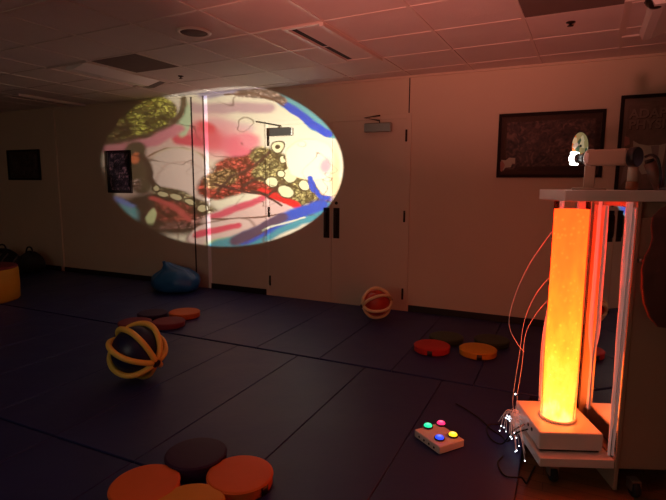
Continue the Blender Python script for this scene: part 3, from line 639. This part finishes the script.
# ------------------------------------------------------------------ light
SLIDE = (
    ('ellipse', [-0.653, -0.09, 2.492, -0.067, -0.015, -1.323], 0, 0.5, (0.84, 0.58, 0.57), None),
    ('ellipse', [-0.436, 0.521, 3.564, -0.079, 0.53, -4.143], 0, 0.5, (0.92, 0.78, 0.72), None),
    ('band', [(-0.39, 0.671), (-0.173, 0.682), (0.192, 0.764)], 0.06, 0.06, (0.62, 0.42, 0.5), None),
    ('band', [(-0.253, 0.522), (0.03, 0.483)], 0.0484, 0.0726, (0.85, 0.62, 0.68), None),
    ('ellipse', [-0.202, 0.319, 2.627, -0.739, -1.735, -3.27], 0, 0.7, (0.9, 0.38, 0.46), None),
    ('ellipse', [-0.309, 0.333, 4.877, -1.354, -3.338, -6.175], 0, 0.5, (0.85, 0.16, 0.22), None),
    ('ellipse', [-0.058, 0.209, 4.808, -1.936, -4.003, -5.041], 0, 0.5, (0.9, 0.2, 0.3), None),
    ('ellipse', [-0.329, 0.445, 10.884, -2.734, -4.67, -10.289], 0, 0.5, (0.8, 0.08, 0.12), None),
    ('band', [(-0.51, 0.306), (-0.369, 0.294)], 0.0565, 0.0452, (0.78, 0.1, 0.16), None),
    ('ellipse', [0.028, 0.337, 7.928, -2.079, -3.364, -7.61], 0, 0.6, (0.92, 0.3, 0.4), None),
    ('ellipse', [-0.477, 0.538, 18.211, -2.021, -0.405, -4.538], 0, 0.25, (0.6, 0.78, 0.55), None),
    ('ellipse', [-0.832, 0.49, 3.127, 0.159, 1.488, -4.002], 0, 0.08, (0.62, 0.6, 0.1), 'net'),
    ('ellipse', [-0.928, 0.341, 6.75, 0.451, 4.108, -10.131], 0, 0.5, (0.22, 0.16, 0.05), 'net'),
    ('band', [(-0.472, 0.754), (-0.496, 0.6), (-0.56, 0.441), (-0.705, 0.321), (-0.975, 0.239)], 0.0235, 0.0321, (0.1, 0.07, 0.04), None),
    ('band', [(-0.521, 0.413), (-0.694, 0.259), (-0.966, 0.181)], 0.042, 0.042, (0.8, 0.28, 0.38), None),
    ('band', [(-0.711, 0.111), (-0.613, 0.19), (-0.477, 0.22), (-0.35, 0.148), (-0.286, -0.036)], 0.0089, 0.0111, (0.35, 0.2, 0.14), None),
    ('ellipse', [-0.513, -0.103, 4.234, 0.175, 0.464, -2.981], 0, 0.1, (0.8, 0.66, 0.56), None),
    ('ellipse', [-0.513, -0.114, 4.416, 0.182, 0.478, -3.125], 0, 0.06, (0.84, 0.66, 0.65), None),
    ('ellipse', [-0.5, -0.148, 5.296, 0.221, 0.678, -4.68], 0, 0.12, (0.62, 0.42, 0.4), None),
    ('ellipse', [-0.5, -0.148, 5.5, 0.23, 0.716, -4.94], 0, 0.12, (0.84, 0.66, 0.66), None),
    ('band', [(-0.806, 0.19), (-0.789, -0.037), (-0.769, -0.205)], 0.0728, 0.0416, (0.1, 0.08, 0.05), None),
    ('ellipse', [-0.791, 0.098, 27.726, -0.839, 0.484, -13.836], 0, 0.4, (0.85, 0.22, 0.1), None),
    ('band', [(-0.753, 0.131), (-0.713, 0.048), (-0.711, -0.122), (-0.676, -0.23), (-0.592, -0.289)], 0.0193, 0.0214, (0.06, 0.04, 0.03), None),
    ('ellipse', [-0.805, -0.172, 23.688, -0.72, -0.504, -15.933], 0, 0.5, (0.75, 0.4, 0.38), 'net'),
    ('ellipse', [-0.878, -0.597, 2.982, -1.026, -3.793, -3.384], 0, 0.3, (0.03, 0.022, 0.015), None),
    ('ellipse', [-0.98, -0.237, 19.862, 1.24, 1.019, -3.81], 0, 0.5, (0.1, 0.08, 0.06), None),
    ('ellipse', [-0.598, -0.523, 2.525, -0.225, -1.062, -3.678], 0, 0.25, (0.04, 0.03, 0.02), None),
    ('ellipse', [-0.564, -0.515, 5.577, -0.376, -1.658, -7.337], 0, 0.5, (0.62, 0.1, 0.08), 'net'),
    ('band', [(-0.67, -0.252), (-0.525, -0.327), (-0.384, -0.43), (-0.28, -0.559)], 0.0448, 0.0336, (0.5, 0.42, 0.25), 'net'),
    ('band', [(-0.723, -0.336), (-0.595, -0.423), (-0.461, -0.631)], 0.0218, 0.0327, (0.6, 0.1, 0.1), None),
    ('ellipse', [-0.639, -0.309, 19.785, -3.509, -10.872, -22.423], 0, 0.12, (0.05, 0.04, 0.02), None),
    ('ellipse', [-0.639, -0.309, 24.401, -4.327, -16.308, -33.634], 0, 0.2, (0.66, 0.58, 0.38), None),
    ('ellipse', [-0.553, -0.348, 18.954, -3.384, -10.63, -21.954], 0, 0.12, (0.05, 0.04, 0.02), None),
    ('ellipse', [-0.553, -0.348, 23.377, -4.173, -15.945, -32.931], 0, 0.2, (0.66, 0.58, 0.38), None),
    ('ellipse', [-0.456, -0.4, 18.07, -3.25, -9.443, -19.445], 0, 0.12, (0.05, 0.04, 0.02), None),
    ('ellipse', [-0.456, -0.4, 22.287, -4.009, -13.535, -27.872], 0, 0.2, (0.66, 0.58, 0.38), None),
    ('ellipse', [-0.362, -0.479, 19.935, -3.613, -8.219, -16.662], 0, 0.12, (0.05, 0.04, 0.02), None),
    ('ellipse', [-0.362, -0.479, 25.517, -4.625, -11.186, -22.679], 0, 0.2, (0.66, 0.58, 0.38), None),
    ('ellipse', [-0.311, -0.543, 28.225, -5.138, -10.64, -21.183], 0, 0.12, (0.05, 0.04, 0.02), None),
    ('ellipse', [-0.311, -0.543, 41.397, -7.536, -16.173, -32.199], 0, 0.2, (0.66, 0.58, 0.38), None),
    ('ellipse', [-0.676, -0.23, 34.05, -6.017, -9.674, -20.599], 0, 0.12, (0.05, 0.04, 0.02), None),
    ('ellipse', [-0.676, -0.23, 49.94, -8.825, -13.867, -29.525], 0, 0.2, (0.66, 0.58, 0.38), None),
    ('ellipse', [-0.09, -0.909, 23.622, 2.402, 1.875, -22.771], 0, 0.15, (0.05, 0.04, 0.04), None),
    ('ellipse', [-0.09, -0.909, 32.809, 3.336, 2.772, -33.661], 0, 0.2, (0.75, 0.82, 0.6), None),
    ('ellipse', [-0.717, -0.542, 31.029, -2.474, -2.738, -10.09], 0, 0.3, (0.72, 0.78, 0.45), None),
    ('band', [(-0.635, -0.675), (-0.462, -0.678), (-0.272, -0.548)], 0.0339, 0.0339, (0.8, 0.3, 0.3), 'net'),
    ('ellipse', [-0.861, -0.451, 8.173, -3.769, -15.289, -10.567], 0, 0.6, (0.16, 0.5, 0.62), None),
    ('band', [(-0.927, -0.321), (-0.848, -0.4)], 0.0204, 0.0306, (0.2, 0.3, 0.85), None),
    ('ellipse', [0.018, -0.592, 2.45, 0.325, 0.999, -5.097], 0, 0.12, (0.85, 0.6, 0.62), None),
    ('band', [(-0.28, -0.583), (-0.067, -0.482), (0.128, -0.409)], 0.039, 0.0366, (0.78, 0.12, 0.2), None),
    ('band', [(-0.297, -0.617), (-0.027, -0.638), (0.398, -0.635)], 0.0099, 0.0124, (0.2, 0.1, 0.08), None),
    ('ellipse', [-0.221, -0.786, 3.441, 0.488, 1.347, -6.081], 0, 0.1, (0.16, 0.08, 0.06), None),
    ('ellipse', [-0.221, -0.786, 3.591, 0.509, 1.459, -6.588], 0, 0.12, (0.9, 0.66, 0.68), None),
    ('band', [(-0.406, -0.804), (-0.276, -0.765), (-0.105, -0.729)], 0.0378, 0.0354, (0.85, 0.1, 0.18), None),
    ('ellipse', [-0.223, -0.91, 6.934, 0.663, 1.345, -15.921], 0, 0.4, (0.62, 0.82, 0.45), None),
    ('ellipse', [-0.073, -0.925, 11.631, 1.868, 4.069, -18.937], 0, 0.4, (0.1, 0.08, 0.08), None),
    ('band', [(-0.258, -0.225), (-0.063, -0.159), (0.185, -0.164), (0.502, -0.394), (0.746, -0.557)], 0.1548, 0.0516, (0.78, 0.07, 0.05), 'net'),
    ('band', [(-0.104, -0.06), (0.131, 0.016), (0.3, -0.061), (0.46, -0.309)], 0.1806, 0.0516, (0.76, 0.09, 0.06), 'net'),
    ('band', [(0.132, 0.143), (0.262, 0.096)], 0.1161, 0.0516, (0.55, 0.45, 0.18), 'net'),
    ('band', [(-0.273, -0.154), (-0.161, -0.108)], 0.0952, 0.0476, (0.6, 0.36, 0.16), 'net'),
    ('band', [(0.186, -0.061), (0.399, -0.143), (0.502, -0.311), (0.677, -0.521)], 0.135, 0.0405, (0.55, 0.48, 0.2), 'net'),
    ('band', [(0.128, -0.318), (0.348, -0.452), (0.46, -0.516)], 0.0462, 0.0264, (0.8, 0.03, 0.03), None),
    ('band', [(-0.244, -0.273), (-0.129, -0.108), (-0.002, -0.048), (0.114, 0.092), (0.188, 0.196)], 0.0124, 0.0149, (0.08, 0.04, 0.03), None),
    ('band', [(-0.274, -0.201), (-0.065, -0.282), (0.128, -0.344), (0.298, -0.515)], 0.0124, 0.0149, (0.08, 0.03, 0.03), None),
    ('band', [(-0.039, -0.234), (0.13, -0.137), (0.26, -0.272), (0.183, -0.373), (0.039, -0.288)], 0.0114, 0.0127, (0.06, 0.04, 0.03), None),
    ('ellipse', [0.358, -0.317, 9.359, -1.91, -4.109, -9.898], 0, 0.12, (0.07, 0.06, 0.03), None),
    ('ellipse', [0.358, -0.317, 10.607, -2.164, -4.931, -11.878], 0, 0.15, (0.95, 0.92, 0.62), None),
    ('ellipse', [0.409, -0.102, 9.224, -4.041, -6.09, -7.791], 0, 0.12, (0.07, 0.06, 0.03), None),
    ('ellipse', [0.409, -0.102, 10.607, -4.647, -7.134, -9.127], 0, 0.15, (0.95, 0.92, 0.62), None),
    ('ellipse', [0.222, -0.192, 14.665, -0.1, -0.358, -12.305], 0, 0.12, (0.07, 0.06, 0.03), None),
    ('ellipse', [0.222, -0.192, 17.597, -0.12, -0.444, -15.259], 0, 0.15, (0.95, 0.92, 0.62), None),
    ('ellipse', [0.282, 0.266, 13.55, -0.074, 0.75, -12.434], 0, 0.12, (0.07, 0.06, 0.03), None),
    ('ellipse', [0.282, 0.266, 16.052, -0.088, 0.93, -15.418], 0, 0.15, (0.95, 0.92, 0.62), None),
    ('ellipse', [0.32, 0.111, 21.788, -0.1, 0.437, -14.606], 0, 0.12, (0.07, 0.06, 0.03), None),
    ('ellipse', [0.32, 0.111, 29.258, -0.135, 0.568, -18.987], 0, 0.15, (0.95, 0.92, 0.62), None),
    ('ellipse', [0.545, -0.257, 9.67, -6.382, -11.943, -10.548], 0, 0.12, (0.07, 0.06, 0.03), None),
    ('ellipse', [0.545, -0.257, 11.604, -7.659, -15.526, -13.712], 0, 0.15, (0.95, 0.92, 0.62), None),
    ('ellipse', [0.31, -0.088, 19.678, -0.095, -0.152, -17.949], 0, 0.12, (0.07, 0.06, 0.03), None),
    ('ellipse', [0.31, -0.088, 25.581, -0.123, -0.213, -25.129], 0, 0.15, (0.95, 0.92, 0.62), None),
    ('ellipse', [0.282, 0.266, 34.779, -0.191, 2.325, -38.546], 0, 0.2, (0.06, 0.05, 0.03), None),
    ('band', [(0.35, 0.138), (0.399, 0.019), (0.545, -0.062), (0.654, -0.29), (0.805, -0.562)], 0.0221, 0.0221, (0.07, 0.06, 0.03), None),
    ('ellipse', [0.631, 0.106, 3.463, -0.469, -0.631, -3.207], 0, 0.04, (0.9, 0.78, 0.55), None),
    ('ellipse', [0.631, 0.106, 3.573, -0.484, -0.655, -3.328], 0, 0.05, (1, 0.95, 0.84), None),
    ('ellipse', [0.778, 0.038, 11.628, -3.327, -2.855, -6.55], 0, 0.6, (0.7, 0.48, 0.6), None),
    ('band', [(0.599, -0.16), (0.643, -0.318), (0.734, -0.424), (0.876, -0.449)], 0.0312, 0.0213, (0.03, 0.1, 0.72), None),
    ('band', [(0.363, 0.894), (0.534, 0.805), (0.696, 0.611), (0.856, 0.516)], 0.1042, 0.0417, (0.12, 0.44, 0.55), None),
    ('band', [(0.314, 0.872), (0.482, 0.757), (0.63, 0.617), (0.798, 0.482)], 0.0497, 0.0276, (0.02, 0.09, 0.74), None),
    ('band', [(-0.324, 0.826), (-0.122, 0.92), (0.14, 0.951)], 0.0484, 0.0484, (0.4, 0.36, 0.55), None),
    ('band', [(-0.049, 0.902), (0.175, 0.934), (0.324, 0.887)], 0.0576, 0.0256, (0.6, 0.42, 0.38), 'net'),
    ('band', [(-0.162, 0.857), (0.035, 0.918), (0.211, 0.891), (0.343, 0.813)], 0.0113, 0.0126, (0.15, 0.08, 0.05), None),
    ('band', [(0.841, -0.61), (0.502, -0.689), (0.199, -0.84), (-0.074, -0.951), (-0.224, -0.984)], 0.117, 0.052, (0.07, 0.38, 0.54), None),
    ('band', [(0.746, -0.542), (0.46, -0.628), (0.199, -0.787), (-0.021, -0.896)], 0.0798, 0.0532, (0.03, 0.11, 0.72), None),
    ('band', [(0.317, -0.68), (0.124, -0.789), (-0.107, -0.906)], 0.0635, 0.0508, (0.12, 0.08, 0.16), None),
    ('band', [(0.124, -0.828), (0.296, -0.773), (0.545, -0.694)], 0.0132, 0.0132, (0.8, 0.85, 0.8), None),
    ('ellipse', [0.91, -0.152, 13.67, 0.123, -0.032, -1.684], 0, 0.7, (0.95, 0.72, 0.48), None),
)
SPOT = 1850.
ld = bpy.data.lights.new('projector_beam', 'SPOT'); ld.energy = SPOT; ld.shadow_soft_size = .003
ld.spot_size = 2*math.atan(BEAM[2]*1.06); ld.spot_blend = .02
lo = bpy.data.objects.new('projector_beam', ld); COL.objects.link(lo)
Rm = Matrix((( bx.x, by.x, -bf.x), (bx.y, by.y, -bf.y), (bx.z, by.z, -bf.z)))
lo.matrix_world = Matrix.Translation(Pp + bf*.012) @ Rm.to_4x4()
lo.parent = None
ld.use_nodes = True
NT = ld.node_tree; N, L = NT.nodes, NT.links; N.clear()
def nd_(t, **k):
    o = N.new(t)
    for a, v in k.items(): setattr(o, a, v)
    return o
def vm(op, a, b=None):
    o = nd_('ShaderNodeVectorMath', operation=op)
    for i, x in enumerate((a, b)):
        if x is None: continue
        if isinstance(x, (tuple, list, Vector)): o.inputs[i].default_value = tuple(x)
        else: L.new(x, o.inputs[i])
    return o.outputs['Value'] if op in ('DOT_PRODUCT', 'LENGTH', 'DISTANCE') else o.outputs[0]
def mt(op, a, b=None, clamp=False):
    o = nd_('ShaderNodeMath', operation=op, use_clamp=clamp)
    for i, x in enumerate((a, b)):
        if x is None: continue
        if isinstance(x, (int, float)): o.inputs[i].default_value = x
        else: L.new(x, o.inputs[i])
    return o.outputs[0]
def step(x, lo_, hi_):                     # 1 below lo_, 0 above hi_
    o = nd_('ShaderNodeMapRange', interpolation_type='SMOOTHSTEP'); L.new(x, o.inputs[0])
    o.inputs['From Min'].default_value = lo_; o.inputs['From Max'].default_value = hi_; o.inputs['To Min'].default_value = 1; o.inputs['To Max'].default_value = 0
    return o.outputs[0]
def mixc(fac, a, b, op='MIX'):
    o = nd_('ShaderNodeMix', data_type='RGBA', blend_type=op)
    for i, x in ((0, fac), (6, a), (7, b)):
        if isinstance(x, (int, float)): o.inputs[i].default_value = x
        elif isinstance(x, tuple): o.inputs[i].default_value = (*x, 1)
        else: L.new(x, o.inputs[i])
    return o.outputs[2]
geo = nd_('ShaderNodeNewGeometry').outputs['Incoming']
wz = vm('DOT_PRODUCT', geo, tuple(bf))
T = BEAM[2]
qx = mt('DIVIDE', mt('DIVIDE', vm('DOT_PRODUCT', geo, tuple(bx)), wz), T)
qy = mt('DIVIDE', mt('DIVIDE', vm('DOT_PRODUCT', geo, tuple(by)), wz), T)
cb = nd_('ShaderNodeCombineXYZ'); L.new(qx, cb.inputs[0]); L.new(qy, cb.inputs[1]); Q0 = cb.outputs[0]
def warp(src, scale, amt, detail=2):
    t = nd_('ShaderNodeTexNoise'); t.inputs['Scale'].default_value = scale; t.inputs['Detail'].default_value = detail; L.new(src, t.inputs['Vector'])
    d = vm('SUBTRACT', t.outputs['Color'], (.5, .5, .5)); s_ = nd_('ShaderNodeVectorMath', operation='SCALE'); L.new(d, s_.inputs[0]); s_.inputs['Scale'].default_value = amt
    o = vm('ADD', src, s_.outputs[0]); f = nd_('ShaderNodeVectorMath', operation='MULTIPLY'); L.new(o, f.inputs[0]); f.inputs[1].default_value = (1, 1, 0)
    return f.outputs[0]
Q = warp(Q0, 3.2, .11, 3)
# vein net of the oily slide
def vor(src, scale, lo_, hi_):
    v = nd_('ShaderNodeTexVoronoi', feature='DISTANCE_TO_EDGE', voronoi_dimensions='2D'); v.inputs['Scale'].default_value = scale; L.new(src, v.inputs['Vector'])
    return step(v.outputs['Distance'], lo_, hi_)
Qn = warp(Q0, 9., .12, 3)
rg = nd_('ShaderNodeTexNoise'); rg.inputs['Scale'].default_value = 10; rg.inputs['Detail'].default_value = 2; rg.inputs['Distortion'].default_value = 1.2; L.new(Q0, rg.inputs['Vector'])
ridge = step(mt('ABSOLUTE', mt('SUBTRACT', rg.outputs['Fac'], .5)), .012, .06)
net = mt('MAXIMUM', mt('MAXIMUM', vor(Qn, 15., .02, .14), mt('MULTIPLY', vor(Qn, 25., .02, .17), .8)), mt('MULTIPLY', ridge, .85))
nt = nd_('ShaderNodeTexNoise'); nt.inputs['Scale'].default_value = 11; nt.inputs['Detail'].default_value = 3; L.new(Qn, nt.inputs['Vector'])
nvar = nd_('ShaderNodeMapRange'); L.new(nt.outputs['Fac'], nvar.inputs[0]); nvar.inputs['From Min'].default_value = .36; nvar.inputs['From Max'].default_value = .64
# base film with cloudy variation
cl = nd_('ShaderNodeTexNoise'); cl.inputs['Scale'].default_value = 2.6; cl.inputs['Detail'].default_value = 4; L.new(Q, cl.inputs['Vector'])
col = mixc(cl.outputs['Fac'], (1, .95, .82), (.92, .84, .72))
Q1 = Q
for kind, g_, hw, soft, c, tex in SLIDE:
    ma = nd_('ShaderNodeVectorMath', operation='MULTIPLY_ADD'); L.new(col, ma.inputs[0]); ma.inputs[1].default_value = (1e-6, 1e-6, 0); L.new(Q1, ma.inputs[2]); Q = ma.outputs[0]   # evaluates the films one after the other
    if kind == 'ellipse':
        d = vm('SUBTRACT', Q, (g_[0], g_[1], 0))
        c2 = nd_('ShaderNodeCombineXYZ'); L.new(vm('DOT_PRODUCT', d, (g_[2], g_[3], 0)), c2.inputs[0]); L.new(vm('DOT_PRODUCT', d, (g_[4], g_[5], 0)), c2.inputs[1])
        mask = step(vm('LENGTH', c2.outputs[0]), 1-soft, 1+soft*.35)
    else:
        best = None
        for (ax_, ay_), (bx_, by_) in zip(g_, g_[1:]):
            dx_, dy_ = bx_-ax_, by_-ay_; l2 = dx_*dx_+dy_*dy_
            d = vm('SUBTRACT', Q, (ax_, ay_, 0)); hh = mt('MULTIPLY', vm('DOT_PRODUCT', d, (dx_/l2, dy_/l2, 0)), 1., True)
            s_ = nd_('ShaderNodeVectorMath', operation='SCALE'); s_.inputs[0].default_value = (dx_, dy_, 0); L.new(hh, s_.inputs['Scale'])
            di = vm('DISTANCE', d, s_.outputs[0]); best = di if best is None else mt('MINIMUM', best, di)
        mask = step(best, max(0, hw-soft*.5), hw+soft*.5)
    cc = c
    if tex == 'net':
        cc = mixc(nvar.outputs[0], tuple(k*.30 for k in c), tuple(min(1, k*1.5+.04) for k in c))
        cc = mixc(mt('MULTIPLY', net, .97), cc, (.025, .018, .008))
    col = mixc(mask, col, cc)
# thin dark outlines drifting through the film
on = nd_('ShaderNodeTexNoise'); on.inputs['Scale'].default_value = 2.3; on.inputs['Detail'].default_value = 1; on.inputs['Distortion'].default_value = .8; L.new(Q1, on.inputs['Vector'])
ol = step(mt('ABSOLUTE', mt('SUBTRACT', on.outputs['Fac'], .56)), .002, .009)
col = mixc(mt('MULTIPLY', ol, .62), col, (.10, .05, .035))
edge = step(vm('LENGTH', Q0), .975, 1.012)
dim = nd_('ShaderNodeMapRange'); L.new(vm('LENGTH', Q0), dim.inputs[0]); dim.inputs['From Min'].default_value = .2; dim.inputs['From Max'].default_value = 1.; dim.inputs['To Min'].default_value = 1; dim.inputs['To Max'].default_value = .72   # lens fall-off of the projector
em = nd_('ShaderNodeEmission'); L.new(col, em.inputs[0]); L.new(mt('MULTIPLY', edge, dim.outputs[0]), em.inputs[1])
out = nd_('ShaderNodeOutputLight'); L.new(em.outputs[0], out.inputs[0])

# added warm fill light behind the camera, brightens walls and floor
fl = bpy.data.lights.new('fill_light', 'POINT'); fl.energy = 18; fl.color = (1, .95, .82); fl.shadow_soft_size = .35
fo = bpy.data.objects.new('fill_light', fl); COL.objects.link(fo); fo.location = (-2.4, -7.2, 1.7)
# added red fill spot behind the camera, brightens the ceiling
rl = bpy.data.lights.new('red_ceiling_fill', 'SPOT'); rl.energy = 430; rl.color = (1, .27, .21); rl.shadow_soft_size = .06; rl.spot_size = math.radians(58); rl.spot_blend = 1
ro = bpy.data.objects.new('red_ceiling_fill', rl); COL.objects.link(ro); ro.location = (-.55, -5.35, .75)
ro.rotation_euler = (Vector((-.70, -2.85, H)) - ro.location).to_track_quat('-Z', 'Y').to_euler()
# near-black world background, set to give no light
w = bpy.data.worlds.new('dark'); scene.world = w; w.use_nodes = True
w.node_tree.nodes['Background'].inputs[0].default_value = (.01, .01, .012, 1); w.node_tree.nodes['Background'].inputs[1].default_value = 0.

# ------------------------------------------------------------------ camera
f_, pitch, roll, yaw, hc, D_, _ = CAM
cd = bpy.data.cameras.new('camera'); cam = bpy.data.objects.new('camera', cd); COL.objects.link(cam)
fw = Vector((-math.sin(yaw)*math.cos(pitch), math.cos(yaw)*math.cos(pitch), -math.sin(pitch)))
r0 = Vector((math.cos(yaw), math.sin(yaw), 0)); u0 = r0.cross(fw)
r1 = r0*math.cos(roll) + u0*math.sin(roll); u1 = u0*math.cos(roll) - r0*math.sin(roll)
cam.matrix_world = Matrix(((r1.x, u1.x, -fw.x, 0), (r1.y, u1.y, -fw.y, -D_), (r1.z, u1.z, -fw.z, hc), (0, 0, 0, 1)))
cd.sensor_width = 36; cd.lens = f_/666*36; cd.clip_start = .05
scene.camera = cam
vs = scene.view_settings; vs.view_transform = 'Standard'; vs.look = 'None'; vs.exposure = 0; vs.gamma = 1; vs.use_curve_mapping = False
cy_ = scene.cycles; cy_.use_denoising = True; cy_.max_bounces = 10; cy_.diffuse_bounces = 6; cy_.glossy_bounces = 5; cy_.transparent_max_bounces = 16; cy_.sample_clamp_indirect = 6; cy_.caustics_reflective = False; cy_.caustics_refractive = False
